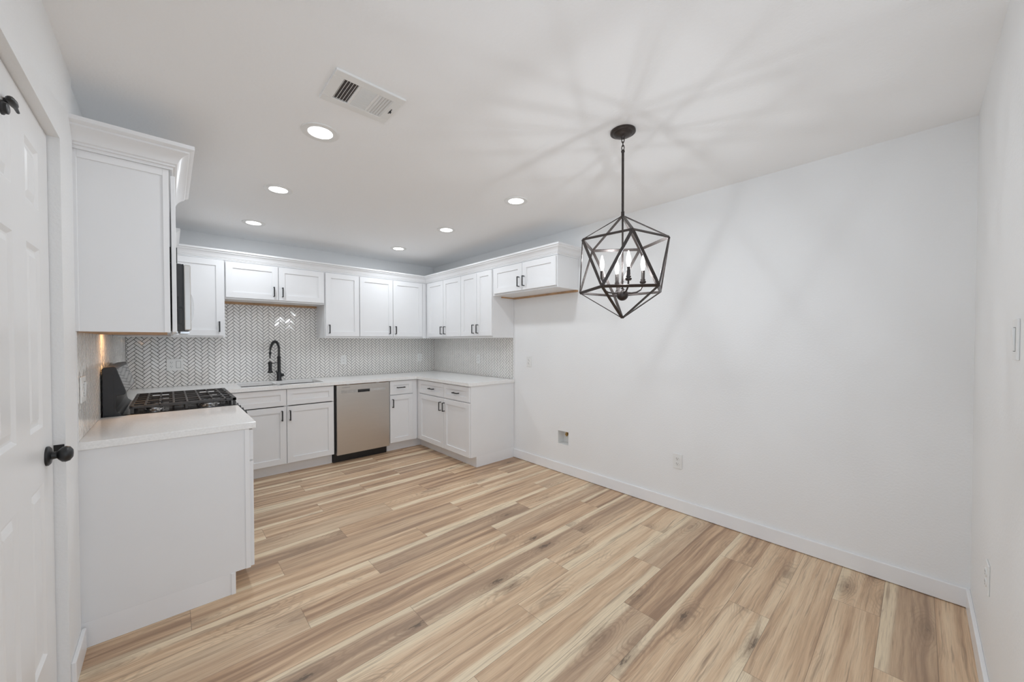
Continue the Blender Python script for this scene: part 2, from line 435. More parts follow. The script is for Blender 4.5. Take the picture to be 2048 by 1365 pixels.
# ------------------------------------------------------------------ backsplash tiles
TL, TW, GR = 0.0761, 0.02558, 0.0025
def tiles(rects, u_valley, z_ref, name, label, root_loc, rz, edges=()):
    """herringbone mosaic in the local frame, one mesh; tiles carry a tiny random tilt"""
    root = thing(name, label, 'backsplash', root_loc, rz)
    rng = random.Random(name + label)
    s2 = math.sqrt(0.5)
    bmT = bmesh.new()
    for (u0, u1, z0, z1) in rects:
        bm = bmesh.new()
        nj0 = int((u0 - u_valley) / (TL / s2)) - 3; nj1 = int((u1 - u_valley) / (TL / s2)) + 3
        ni0 = int((z0 - z_ref) / (TW / s2)) - 6; ni1 = int((z1 - z_ref) / (TW / s2)) + 6
        for j in range(nj0, nj1 + 1):
            for i in range(ni0, ni1 + 1):
                a0 = i * TW + j * TL; b0 = i * TW - j * TL
                for (al, bl, ao, bo) in ((TL, TW, 0, 0), (TW, TL, 0, TW)):
                    aa, bb = a0 + ao, b0 + bo
                    g = GR / 2
                    qs = [(aa + g, bb + g), (aa + al - g, bb + g), (aa + al - g, bb + bl - g), (aa + g, bb + bl - g)]
                    ca, cb = aa + al / 2, bb + bl / 2
                    cu, cz = u_valley + (ca - cb) * s2, z_ref + (ca + cb) * s2
                    if not (u0 - .06 < cu < u1 + .06 and z0 - .06 < cz < z1 + .06): continue
                    ta, tb = rng.gauss(0, .010), rng.gauss(0, .010)
                    low, top = [], []
                    for (pa, pb) in qs:
                        low.append(bm.verts.new((u_valley + (pa - pb) * s2, -0.003, z_ref + (pa + pb) * s2)))
                        ia = pa + (0.0009 if pa < ca else -0.0009); ib = pb + (0.0009 if pb < cb else -0.0009)
                        dd = 0.0075 + (ia - ca) * ta + (ib - cb) * tb
                        top.append(bm.verts.new((u_valley + (ia - ib) * s2, -dd, z_ref + (ia + ib) * s2)))
                    bm.faces.new(top)
                    for w in range(4):
                        bm.faces.new((low[w], low[(w + 1) % 4], top[(w + 1) % 4], top[w]))
        for co, no in (((u0, 0, 0), (-1, 0, 0)), ((u1, 0, 0), (1, 0, 0)), ((0, 0, z0), (0, 0, -1)), ((0, 0, z1), (0, 0, 1))):
            bmesh.ops.bisect_plane(bm, geom=bm.verts[:] + bm.edges[:] + bm.faces[:], plane_co=co, plane_no=no, clear_outer=True)
        tmp = bpy.data.meshes.new('t'); bm.to_mesh(tmp); bm.free(); bmT.from_mesh(tmp); bpy.data.meshes.remove(tmp)
    bmesh.ops.recalc_face_normals(bmT, faces=bmT.faces)
    for f in bmT.faces:
        if f.normal.y > 0.2: f.normal_flip()
    me = bpy.data.meshes.new('tile_field'); bmT.to_mesh(me); bmT.free()
    me.materials.append(M['tile'])
    o = bpy.data.objects.new('tile_field', me); COL.objects.link(o); o.parent = root
    g = MB()
    for (u0, u1, z0, z1) in rects: g.box(u0, u1, -.0012, -0.0055, z0, z1)
    g.build('grout', 'grout', root)['label'] = 'dark grout between the tiles'
    for (ub, z0, z1) in edges:
        MB().box(ub - .004, ub + .004, -.0012, -0.010, z0, z1).build('edge_strip', 'trim', root)
    return root
zt0 = CT + .001
tiles([(XL + .009, -.009, zt0, UB + .004), (-2.583, -1.652, UB + .004, 1.80)], -2.522, 1.372, 'backsplash',
      'white herringbone tile backsplash with dark grout behind the sink', (0, 0, 0), BACK)
tiles([(0, 1.748, zt0, UB + .004)], 0.02, 1.372, 'backsplash', 'white herringbone tile backsplash on the right wall over the corner counter', (0, 0, 0), RIGHT,
      edges=((1.752, zt0, UB),))
tiles([(0.004, 2.458, zt0, UB + .004)], 0.03, 1.372, 'backsplash', 'white herringbone tile backsplash on the left wall beside the stove', (XL, -2.465, 0), LEFT,
      edges=((0.0, zt0, UB),))

# ------------------------------------------------------------------ cabinets
def pull(door_o, u, z, d, vertical=True, ln=0.102):
    m = MB(); h = ln / 2
    if vertical:
        m.box(u - .0055, u + .0055, -(d + .026), -(d + .034), z - h, z + h)
        for s in (-1, 1): m.box(u - .0055, u + .0055, -d, -(d + .028), z + s * (h - .004) - .004, z + s * (h - .004) + .004)
    else:
        m.box(u - h, u + h, -(d + .026), -(d + .034), z - .0055, z + .0055)
        for s in (-1, 1): m.box(u + s * (h - .004) - .004, u + s * (h - .004) + .004, -d, -(d + .028), z - .0055, z + .0055)
    o = m.build('handle', 'black', door_o, bevel=.0012)
    o['label'] = 'slim black bar handle'
    return o
def front(root, kind, u0, u1, z0, z1, depth, hnd=None, vertical=True, fr=0.057, gap=.002):
    o = MB().shaker(u0 + .0015, u1 - .0015, z0, z1, depth + gap, depth + .020, fr).build(kind, 'cab', root)
    if hnd: pull(o, hnd[0], hnd[1], depth + .020, vertical)
    return o
def base_cabinet(label, loc, rz, w, depth=.63, h=.876, toe=.114, hollow=False):
    root = thing('base_cabinet', label, 'cabinet', loc, rz)
    if hollow:
        t = .018
        (MB().box(0, t, -.002, -depth, toe, h).box(w - t, w, -.002, -depth, toe, h).box(t, w - t, -.002, -.008, toe, h).box(t, w - t, -.008, -depth, toe, toe + t)
         .box(t, w - t, -(depth - .018), -depth, h - .17, h).box(t, w - t, -(depth - .018), -depth, toe + t, toe + .05).box(w / 2 - .02, w / 2 + .02, -(depth - .018), -depth, toe + .05, h - .17)).build('carcass', 'cab', root)
    else:
        MB().box(0, w, -.002, -depth, toe, h).build('carcass', 'cab', root, bevel=.0008)
    MB().box(0, w, -.002, -(depth - .075), 0, toe).build('toe_kick', 'trim', root)
    return root
D = 0.63
DTOP, DSPL, DB = 0.868, 0.700, 0.118     # drawer top, split, door bottom
# sink base
r = base_cabinet('wide white base cabinet under the sink', (-2.575, 0, 0), BACK, 0.918, hollow=True)
front(r, 'drawer_front', .004, .457, DSPL + .005, DTOP, D, fr=.05)
front(r, 'drawer_front', .460, .914, DSPL + .005, DTOP, D, fr=.05)
front(r, 'door', .004, .457, DB, DSPL - .005, D, (.416, .607))
front(r, 'door', .460, .914, DB, DSPL - .005, D, (.487, .604))
MB().box(-.073, 0, -.60, -(D + .004), .114, .876).build('filler_strip', 'cab', r)
# narrow cabinet right of the dishwasher
r = base_cabinet('narrow white base cabinet with one drawer beside the dishwasher', (-1.018, 0, 0), BACK, 0.388)
MB().box(.388, .463, -.535, -.555, 0, .112).build('corner_kick', 'trim', r)
front(r, 'drawer', .003, .305, DSPL + .005, DTOP, D, (.140, .788), False, fr=.05)
front(r, 'door', .003, .305, DB, DSPL - .005, D, (.035, .600))
MB().box(.308, .367, -(D), -(D + .010), .114, .868).build('filler_strip', 'cab', r)
# right wall cabinet
r = base_cabinet('white two door base cabinet at the right end of the counter', (0, -.632, 0), RIGHT, 1.1215)
MB().box(-.076, 0, -.535, -.555, 0, .112).build('corner_kick', 'trim', r)
front(r, 'drawer', .065, .628, DSPL + .005, DTOP, D, (.374, .783), False, fr=.05)
front(r, 'drawer', .631, 1.118, DSPL + .005, DTOP, D, (.888, .786), False, fr=.05)
front(r, 'door', .065, .628, DB, DSPL - .005, D, (.573, .600))
front(r, 'door', .631, 1.118, DB, DSPL - .005, D, (.648, .600))
MB().box(.012, .062, -D, -(D + .010), .114, .868).build('filler_strip', 'cab', r)
# left corner cabinet between the stove and the sink run
r = base_cabinet('narrow white base cabinet tucked between the stove and the back counter', (XL, -.985, 0), LEFT, .34)
front(r, 'door', .003, .335, DB, DTOP, D, (.05, .60))
# left end cabinet
r = base_cabinet('white base cabinet left of the stove with plain end panel', (XL, -2.465, 0), LEFT, .715, depth=.626)
front(r, 'drawer', .003, .712, DSPL + .005, DTOP, .626, (.357, .786), False, fr=.05)
front(r, 'door', .003, .356, DB, DSPL - .005, .626, (.315, .600))
front(r, 'door', .359, .712, DB, DSPL - .005, .626, (.400, .600))
MB().box(-.005, 0, -.606, -.628, .114, .876).box(-.006, 0, -.540, -.560, 0, .114).build('end_stile', 'trim', r, bevel=.001)

def upper(label, loc, rz, w, z0, z1, depth=.318, mat='cab', dz0=.018, dz1=.006):
    root = thing('wall_cabinet', label, 'cabinet', loc, rz)
    MB().box(0, w, -.002, -depth, z0, z1).build('carcass', 'cab', root, bevel=.0008)
    return root
U = .318
r = upper('single door white wall cabinet between microwave and window-high cabinet', (-2.985, 0, 0), BACK, .405, UB, UT)
r['label'] = 'single door white wall cabinet left of the short cabinet over the sink'
front(r, 'door', .002, .396, UB + .016, UT - .004, U, (.359, 1.498))
r = upper('short two door white wall cabinet over the sink', (-2.578, 0, 0), BACK, .923, 1.776, UT)
front(r, 'door', .006, .459, 1.792, UT - .010, U, (.417, 1.877))
front(r, 'door', .462, .918, 1.792, UT - .010, U, (.497, 1.878))
MB().box(.004, .919, -.010, -.030, 1.752, 1.776).build('wood_cleat', 'rawwood', r)['label'] = 'raw wood strip under the cabinet'
r = upper('narrow single door white wall cabinet right of the short sink cabinet', (-1.653, 0, 0), BACK, .397, UB, UT)
front(r, 'door', .008, .395, UB + .020, UT - .008, U, (.044, 1.496))
r = upper('wide two door white wall cabinet next to the back corner', (-1.254, 0, 0), BACK, .934, UB, UT)
front(r, 'door', .003, .432, UB + .022, UT - .010, U, (.382, 1.498))
front(r, 'door', .435, .862, UB + .022, UT - .010, U, (.465, 1.498))
MB().box(.868, .914, -U, -(U + .008), UB, UT - .006).build('filler_strip', 'cab', r)
r = upper('white two door wall cabinet on the right wall next to the corner', (0, -.322, 0), RIGHT, .842, UB, UT)
front(r, 'door', .060, .450, UB + .020, UT - .008, U, (.424, 1.494))
front(r, 'door', .453, .841, UB + .020, UT - .008, U, (.503, 1.494))
r = upper('white two door wall cabinet between the corner and the short fridge cabinet', (0, -1.165, 0), RIGHT, .5885, UB, UT)
front(r, 'door', .003, .312, UB + .020, UT - .008, U, (.262, 1.495))
front(r, 'door', .315, .586, UB + .020, UT - .008, U, (.342, 1.495))
r = upper('short two door white wall cabinet hung high over the fridge space', (0, -1.7545, 0), RIGHT, .9155, 1.853, UT)
front(r, 'door', .030, .468, 1.870, UT - .010, U, (.430, 1.957))
front(r, 'door', .471, .910, 1.870, UT - .010, U, (.502, 1.957))
MB().box(.015, .912, 0, -.030, 1.836, 1.853).box(.002, .014, -.030, -.20, 1.840, 1.853).build('wood_cleat', 'rawwood', r)['label'] = 'raw wood strip under the cabinet'
# left wall uppers
r = upper('tall white wall cabinet left of the microwave with framed end panel', (XL, -2.460, 0), LEFT, .715, UB + .012, 2.182, depth=.312)
MB().poly(*(lambda q: (q, [(0, 1, 2, 3), (4, 7, 6, 5)] + [(0, 4, 5, 1), (1, 5, 6, 2), (2, 6, 7, 3), (3, 7, 4, 0)]))(
    [(-.001, -.002, UB + .003), (-.001, -.308, UB + .003), (-.001, -.308, 2.180), (-.001, -.002, 2.180), (0, -.002, UB + .003), (0, -.308, UB + .003), (0, -.308, 2.180), (0, -.002, 2.180)])).build('end_panel', 'cab', r)
MB().box(-.006, 0, -.292, -.314, UB + .003, 2.182).box(-.006, 0, 0, -.018, UB + .003, 2.182).box(-.006, 0, -.018, -.292, 2.150, 2.182).build('end_stile', 'trim', r, bevel=.001)
MB().box(.012, .70, -.012, -.300, UB + .0, UB + .012).build('underside', 'rawwood', r)['label'] = 'raw wood underside of the cabinet'
front(r, 'door', .003, .356, UB + .006, 2.160, .318, (.315, 1.498), gap=.003)
front(r, 'door', .359, .712, UB + .006, 2.160, .318, (.400, 1.498), gap=.003)
r = upper('short white wall cabinet above the microwave', (XL, -1.742, 0), LEFT, .756, 1.857, 2.150, depth=.312)
front(r, 'door', .003, .376, 1.865, 2.140, .312)
front(r, 'door', .379, .753, 1.865, 2.140, .312)
MB().box(.002, .010, -.300, -.352, 1.852, 1.95).build('dark_strip', 'gap', r)['label'] = 'dark strip beside the microwave'  # thin strip added for its dark colour, not a known part
r = upper('white wall cabinet in the far left corner past the microwave', (XL, -.983, 0), LEFT, .66, UB, UT)
front(r, 'door', .003, .60, UB + .016, UT - .006, U, (.05, 1.498))

# crown moulding swept round the cabinet tops
CR = [(0, 0), (.10, 0), (.12, .10), (.22, .13), (.22, .20), (.30, .24), (.36, .36), (.46, .50), (.62, .62), (.78, .69), (.80, .76), (.92, .80), (1.0, .84), (1.0, 1.0), (0, 1.0)]
def crown(name, path, z0, h, proj, label):
    pts = [Vector(p) for p in path]
    n = len(pts); vs = []
    def right(a, b): t = (b - a).normalized(); return Vector((t.y, -t.x))
    for i, p in enumerate(pts):
        if i == 0: m = right(pts[0], pts[1])
        elif i == n - 1: m = right(pts[-2], pts[-1])
        else:
            a, b = right(pts[i - 1], p), right(p, pts[i + 1])
            m = (a + b) / (1 + a.dot(b))
        for (o, z) in CR: vs.append((p.x + m.x * o * proj, p.y + m.y * o * proj, z0 + z * h))
    k = len(CR); fs = [tuple(range(k)), tuple(range((n - 1) * k, n * k))[::-1]]
    for i in range(n - 1):
        for j in range(k):
            fs.append((i * k + j, i * k + (j + 1) % k, (i + 1) * k + (j + 1) % k, (i + 1) * k + j))
    o = MB().poly(vs, fs).build(name, 'cab', None, smooth=True, sharp=25)
    return tag(o, label, 'moulding')
crown('crown_moulding', [(-2.975, -.985), (-2.975, -.320), (-.320, -.320), (-.320, -2.672), (0, -2.672)], UT + .001, .094, .058,
      'long white crown moulding along the back and right wall cabinets')
crown('crown_moulding', [(XL, -2.4665), (-2.980, -2.4665), (-2.980, -1.735)], 2.183, .108, .090,
      'deep white crown moulding on the tall cabinet by the door')

# ------------------------------------------------------------------ countertops with the sink cut-out
SX0, SX1, SXm, SY0, SY1 = -2.480, -1.735, -2.140, -.560, -.135
c = MB()
z0, z1 = .877, CT
c.box(XL + .001, SX0, -.668, -.009, z0, z1).box(SX1, -.009, -.668, -.009, z0, z1)
c.box(SX0, SX1, -.668, SY0, z0, z1).box(SX0, SX1, SY1, -.009, z0, z1).box(SXm - .012, SXm + .012, SY0, SY1, z0, z1 - .012)
c.box(-.668, -.009, -1.768, -.668, z0, z1).box(XL + .010, -2.640, -.982, -.668, z0, z1)
tag(c.build('countertop', 'quartz'), 'white quartz countertop running along the sink wall and round the corner', 'countertop')
tag(MB().box(XL + .0, -2.642, -2.474, -1.750, .877, CT).build('countertop', 'quartz', bevel=.0015), 'small white quartz countertop between door and stove', 'countertop')

# sink: two steel bowls hung under the cut-out
sk = thing('sink', 'double bowl stainless steel sink set under the counter', 'sink', (-2.107, -.35, CT - .2))
def bowl(x0, x1):
    ox, oy, oz = -2.107, -.35, CT - .2
    def rr(m, z, rad):
        pts = []
        for cx, cy, a0 in ((x1 - m - rad, SY1 - m - rad, 0), (x0 + m + rad, SY1 - m - rad, 90), (x0 + m + rad, SY0 + m + rad, 180), (x1 - m - rad, SY0 + m + rad, 270)):
            for s in range(5):
                a = math.radians(a0 + s * 22.5); pts.append((cx + rad * math.cos(a) - ox, cy + rad * math.sin(a) - oy, z - oz))
        return pts
    rings = [rr(0, .8765, .012), rr(.004, .876, .05), rr(.006, .70, .05), rr(.03, .685, .05), rr(.16, .682, .03)]
    k = 20; vs = [p for q in rings for p in q]
    fs = [(i * k + j, i * k + (j + 1) % k, (i + 1) * k + (j + 1) % k, (i + 1) * k + j) for i in range(4) for j in range(k)] + [tuple(range(4 * k, 5 * k))]
    o = MB().poly(vs, fs).build('bowl', 'chrome', sk, smooth=True)
    MB().lathe([(0, 0), (.042, 0), (.042, .003), (.030, .004), (.028, .001), (0, .001)], ((x0 + x1) / 2 - ox, -.35 - oy, .6825 - oz), (0, 0, 1), 24).build('drain', 'chrome', o, smooth=True)
bowl(SX0, SXm - .010); bowl(SXm + .010, SX1)

# spring faucet
fx, fy = -2.072, -.085
f = thing('faucet', 'black spring neck faucet standing behind the sink', 'faucet', (fx, fy, CT))
MB().lathe([(0, 0), (.030, 0), (.030, .006), (.026, .010), (.0235, .014), (.0235, .085), (.019, .095), (.0165, .11), (.0165, .255), (.019, .258), (.019, .272), (.012, .276), (0, .276)], (0, 0, 0)).build('body', 'black', f, smooth=True)
lv = MB().lathe([(0, 0), (.017, 0), (.018, .012), (.017, .026), (0, .028)], (.020, 0, .062), (1, 0, 0), 20)
lv.tube([(-.010, -.022, .070), (-.030, -.036, .095), (-.036, -.040, .118)], [.007, .006, .005], 10)
lv.build('lever', 'black', f, smooth=True)
dx, dy = -.78, -.62         # the neck leans left and towards the room
span = .128
arc = []
for i in range(33):
    a = PI * i / 32
    arc.append(((1 - math.cos(a)) / 2 * span, .300 + .115 * math.sin(a) + (.05 * (1 - i / 32))))
arc = [(0, .274), (0, .31)] + arc[1:] + [(span, .285), (span, .255)]
hose = [(dx * s, dy * s, z) for s, z in arc]
MB().tube(hose, .0065, 10).build('hose', 'black', f, smooth=True)
spr = []
segs = [Vector(p) for p in hose[:30]]
tot = 0; cum = [0]
for a, b in zip(segs, segs[1:]): tot += (b - a).length; cum.append(tot)
nrm = Vector((-dy, dx, 0)).normalized()
turns = 34; stp = turns * 10
for i in range(stp + 1):
    s = tot * i / stp
    j = max(q for q in range(len(cum)) if cum[q] <= s + 1e-9); j = min(j, len(segs) - 2)
    t = (s - cum[j]) / max(1e-6, cum[j + 1] - cum[j])
    p = segs[j].lerp(segs[j + 1], t); tg = (segs[j + 1] - segs[j]).normalized(); bn = tg.cross(nrm)
    a = 2 * PI * i / 10
    spr.append(p + (nrm * math.cos(a) + bn * math.sin(a)) * .0130)
MB().tube(spr, .0024, 6).build('spring', 'black', f, smooth=True)
hx, hy = dx * span, dy * span
hd = MB().lathe([(0, 0), (.023, 0), (.026, .006), (.026, .014), (.018, .024), (.0165, .05), (.0175, .10), (.0165, .118), (.010, .126), (0, .127)], (hx, hy, .098))
hd.build('spray_head', 'black', f, smooth=True)
MB().lathe([(0, 0), (.012, 0), (.013, .012), (.012, .024), (0, .024)], (hx * .98, hy * .98, .300), (0, 0, 1), 16).build('hose_collar', 'black', f, smooth=True)
MB().tube([(dx * .012, dy * .012, .205), (dx * (span - .012), dy * (span - .012), .200)], .0042, 10).lathe([(.0178, 0), (.022, 0), (.022, .014), (.0178, .014), (.0178, 0)], (hx, hy, .193), cap=False).build('holder_arm', 'black', f, smooth=True)

# ------------------------------------------------------------------ dishwasher
w = thing('dishwasher', 'stainless steel dishwasher with pocket handle under the counter', 'dishwasher', (-1.652, 0, 0), BACK)
MB().box(.004, .626, -.02, -.600, .10, .862).build('tub', 'blackplastic', w)
dr = MB().box(.020, .628, -.604, -.652, .094, .868).build('door', 'steel', w, bevel=.003, seg=2)
MB().box(.072, .576, -.652, -.6545, .777, .808).build('handle_strip', 'chrome', dr, bevel=.0006)['label'] = 'pale steel strip across the door'
pk = MB().box(.250, .388, -.6545, -.6555, .774, .806)
pk.build('pocket_handle', 'gloss', dr, bevel=.0004)['label'] = 'dark pocket handle'
MB().box(.256, .382, -.6555, -.6575, .794, .803).build('pocket_lip', 'greyplastic', dr)
MB().box(.075, .165, -.652, -.6526, .838, .8405).build('vent_slot', 'slot', dr)
MB().box(.000, .618, -.02, -.575, 0, .092).build('toe_kick', 'black', w, bevel=.001)['label'] = 'black kick plate'
MB().box(.010, .622, -.560, -.632, .8685, .8765).build('mounting_strip', 'rawwood', w)['label'] = 'raw wood strip above the door'
for u in (.13, .47): MB().box(u, u + .035, -.58, -.640, .8682, .8768).build('bracket', 'chrome', w)

# ------------------------------------------------------------------ gas range
g = thing('gas_range', 'black freestanding gas range with cast iron grates', 'range', (XL + .012, -1.742, 0), LEFT)
WR = .754
MB().box(.0, WR, -.01, -.630, .03, .885).build('body', 'enamel', g, bevel=.002)
MB().prism([(-.05, .885), (-.650, .885), (-.655, .895), (-.652, .909), (-.645, .914), (-.060, .914), (-.05, .905)], 'x', 0, WR).build('cooktop', 'enamel', g, bevel=.0015)
MB().prism([(-.630, .884), (-.655, .884), (-.668, .868), (-.690, .775), (-.630, .77)], 'x', .0, WR).build('control_panel', 'blackplastic', g, bevel=.003)
for k in range(5):
    u = .09 + k * .1435
    MB().lathe([(0, 0), (.022, 0), (.022, .012), (.018, .016), (.017, .034), (0, .035)], (u, -.676, .832), (0, -.97, .22), 20).build('knob', 'black', g, smooth=True)
MB().box(.012, WR - .012, -.630, -.672, .19, .755).build('oven_door', 'gloss', g, bevel=.004)
MB().tube([(.08, -.672, .70), (.08, -.715, .705), (WR - .08, -.715, .705), (WR - .08, -.672, .70)], .011, 12).build('oven_handle', 'steel', g, smooth=True)
MB().box(.012, WR - .012, -.630, -.668, .035, .180).build('drawer_front', 'enamel', g, bevel=.003)
# backguard: slanted control panel on a flared foot
bgp = [(-.002, .885), (-.002, 1.190), (-.010, 1.200), (-.050, 1.205), (-.060, 1.198), (-.100, 1.046), (-.094, 1.036), (-.060, 1.030), (-.058, 1.000), (-.058, .955), (-.064, .932), (-.082, .916), (-.082, .885)]
MB().prism(bgp, 'x', 0, WR).build('backguard', 'blackplastic', g, bevel=.003, seg=2)
MB().poly([(.006, -.0625, 1.190), (WR - .006, -.0625, 1.190), (WR - .006, -.1005, 1.052), (.006, -.1005, 1.052),
           (.006, -.0605, 1.190), (WR - .006, -.0605, 1.190), (WR - .006, -.0985, 1.052), (.006, -.0985, 1.052)],
          [(0, 1, 2, 3), (4, 7, 6, 5), (0, 4, 5, 1), (1, 5, 6, 2), (2, 6, 7, 3), (3, 7, 4, 0)]).build('touch_panel', 'gloss', g)['label'] = 'glossy black touch panel'
MB().box(-.002, 0.0, -.006, -.050, .92, 1.165).build('side_cover', 'blackplastic', g, bevel=.0008)
# burners and grates
for (u, dd, rad) in ((.15, .22, .040), (.15, .50, .048), (.377, .36, .055), (.604, .22, .040), (.604, .50, .048)):
    b = MB().lathe([(0, 0), (rad + .012, 0), (rad + .010, .006), (rad, .008), (rad, .014), (0, .014)], (u, -dd, .914), n=24).build('burner', 'chrome', g, smooth=True)
    MB().lathe([(0, 0), (rad - .004, 0), (rad - .004, .005), (rad - .010, .008), (0, .008)], (u, -dd, .928), n=24).build('burner_cap', 'iron', b, smooth=True)
for i in range(3):
    a0, a1 = .012 + i * .2445, .012 + i * .2445 + .2415
    gm = MB()
    y0, y1, zt = -.112, -.640, .962
    def gb(p0, p1, w=.011, t=.012): gm.bar((p0[0], p0[1], zt - t / 2), (p1[0], p1[1], zt - t / 2), w, t)
    gm.box(a0, a0 + .012, y0, y1, zt - .018, zt).box(a1 - .012, a1, y0, y1, zt - .018, zt)
    gm.box(a0, a1, y0, y0 - .016, zt - .016, zt).box(a0, a1, y1, y1 + .022, zt - .018, zt)
    mid = (a0 + a1) / 2
    for dd in (-.180, -.247, -.314, -.381, -.448, -.515, -.580):
        if dd in (-.247, -.515):
            gb((a0, dd), (mid - .035, dd)); gb((mid + .035, dd), (a1, dd))
        else:
            gb((a0, dd), (a1, dd))
    gb((mid, y0), (mid, -.200)); gb((mid, -.290), (mid, -.470)); gb((mid, -.560), (mid, y1))
    for uu in (a0 + .006, a1 - .006):
        for dd in (y0 - .012, (y0 + y1) / 2, y1 + .012): gm.box(uu - .006, uu + .006, dd - .008, dd + .008, .914, zt - .015)
    gm.build('grate', 'iron', g, bevel=.0018)

# ------------------------------------------------------------------ microwave over the range
mw = thing('microwave', 'over the range microwave with steel door and black sides', 'microwave', (XL, -1.740, 0), LEFT)
MB().box(0, .752, -.012, -.372, 1.418, 1.850).build('body', 'greyplastic', mw, bevel=.003)
MB().box(-.0010, 0, -.318, -.358, 1.470, 1.640).build('side_plate', 'blackplastic', mw, bevel=.0004)
dr = MB().box(.004, .750, -.382, -.417, 1.425, 1.848).build('door', 'steel', mw, bevel=.006, seg=2)
MB().box(.004, .752, -.372, -.382, 1.422, 1.850).build('door_seal', 'black', mw)
pn = []
for i in range(17):
    a = PI * i / 16
    pn.append((-.412 - .022 * math.sin(a), 1.575 - .095 * math.cos(a)))
MB().prism(pn, 'x', .06, .085).build('handle', 'steel', dr, smooth=True)
MB().box(.02, .735, -.06, -.35, 1.408, 1.418).build('grease_filter', 'chrome', mw)
MB().box(.10, .65, -.364, -.410, 1.405, 1.418).build('vent_grille', 'chrome', mw)
MB().box(.05, .14, -.050, -.150, 1.4045, 1.408).build('cooktop_lamp', 'warm', mw)['label'] = 'warm cooktop lamp'

# ------------------------------------------------------------------ outlets and switches
def plate(name, label, loc, rz, gangs, wid=None, group=None, hgt=.117, cat='outlet'):
    """gangs: list of 'o' (duplex receptacle), 'r' (rocker) or 'd' (decorator outlet); root sits at the plate centre on the wall face"""
    root = thing(name, label, cat, loc, rz, group)
    wd = wid or (.072 + .046 * (len(gangs) - 1))
    MB().box(-wd / 2, wd / 2, 0, -.006, -hgt / 2, hgt / 2).build('cover_plate', 'plastic', root, bevel=.0025, seg=2)
    for i, gk in enumerate(gangs):
        u = (i - (len(gangs) - 1) / 2) * .052
        if gk == 'r':
            MB().poly([(u - .0165, -.006, -.033), (u + .0165, -.006, -.033), (u + .0165, -.006, .033), (u - .0165, -.006, .033),
                       (u - .0155, -.0085, -.032), (u + .0155, -.0085, -.032), (u + .0155, -.012, .032), (u - .0155, -.012, .032)],
                      [(0, 3, 2, 1), (4, 5, 6, 7), (0, 1, 5, 4), (1, 2, 6, 5), (2, 3, 7, 6), (3, 0, 4, 7)]).build('rocker', 'plastic', root)
            fr_ = MB().box(u - .018, u + .018, -.006, -.0064, -.0345, .0345).build('rocker_gap', 'greyplastic', root)
        else:
            for s in (-1, 1):
                zc = s * .0195
                rc = MB().lathe([(0, 0), (.0165, 0), (.0165, .002), (.0155, .003), (0, .003)], (u, -.006, zc), (0, -1, 0), 20).build('receptacle', 'plastic', root)
                MB().box(u - .0075, u - .0050, -.009, -.0093, zc - .001, zc + .009).box(u + .0050, u + .0072, -.009, -.0093, zc + .0, zc + .008).lathe([(0, 0), (.0028, 0), (.0028, .0003), (0, .0003)], (u, -.009, zc - .007), (0, -1, 0), 10).build('slots', 'slot', rc)
    return root
plate('outlet_plate', 'white two gang plate with outlet and rocker switch on the tile by the stove', (-2.952, -.008, 1.125), BACK, 'or', wid=.124)
plate('wall_outlet', 'white outlet on the back tile above the dishwasher', (-1.340, -.008, 1.120), BACK, 'o', group='outlets on the back tile')
plate('wall_outlet', 'white outlet on the back tile next to the corner', (-.256, -.008, 1.119), BACK, 'o', group='outlets on the back tile')
plate('wall_outlet', 'white outlet on the right wall tile above the corner counter', (-.008, -1.095, 1.124), RIGHT, 'o')
plate('wall_outlet', 'white outlet on the bare wall in the fridge space', (0, -1.998, 1.126), RIGHT, 'o')
plate('wall_outlet', 'white outlet low on the bare right wall above the baseboard', (0, -3.634, .399), RIGHT, 'o')
plate('light_switch', 'white rocker switch on the wall at the far right edge', (-1.205, YF, 1.354), PI, 'r', cat='switch')
plate('wall_outlet', 'white outlet low on the far right wall below the switch', (-.690, YF, .452), PI, 'o')
plate('outlet_plate', 'white two gang plate on the left wall tile seen edge on', (XL + .008, -2.345, 1.133), LEFT, 'or', wid=.124)

# open water line box in the right wall
bx = thing('valve_box', 'open square valve box in the bare wall with a brass valve', 'valve box', (.001, (hy0 + hy1) / 2, (hz0 + hz1) / 2))
a, b_ = .0695, .0695
MB().box(.0, .095, -a, -a + .003, -b_, b_).box(.0, .095, a - .003, a, -b_, b_).box(0, .095, -a, a, -b_, -b_ + .003).box(0, .095, -a, a, b_ - .003, b_).box(.092, .095, -a, a, -b_, b_).build('box', 'plastic', bx)
vv = MB().lathe([(0, 0), (.012, 0), (.012, .02), (.018, .022), (.018, .034), (.010, .036), (.010, .05), (.010, .066), (0, .066)], (.092, -.014, .034), (-1, 0, 0), 16)
vv.lathe([(0, -.02), (.009, -.02), (.009, .022), (.013, .024), (.013, .034), (0, .034)], (.040, -.014, .034), (0, 0, 1), 16)
vv.build('valve', 'brass', bx, smooth=True)

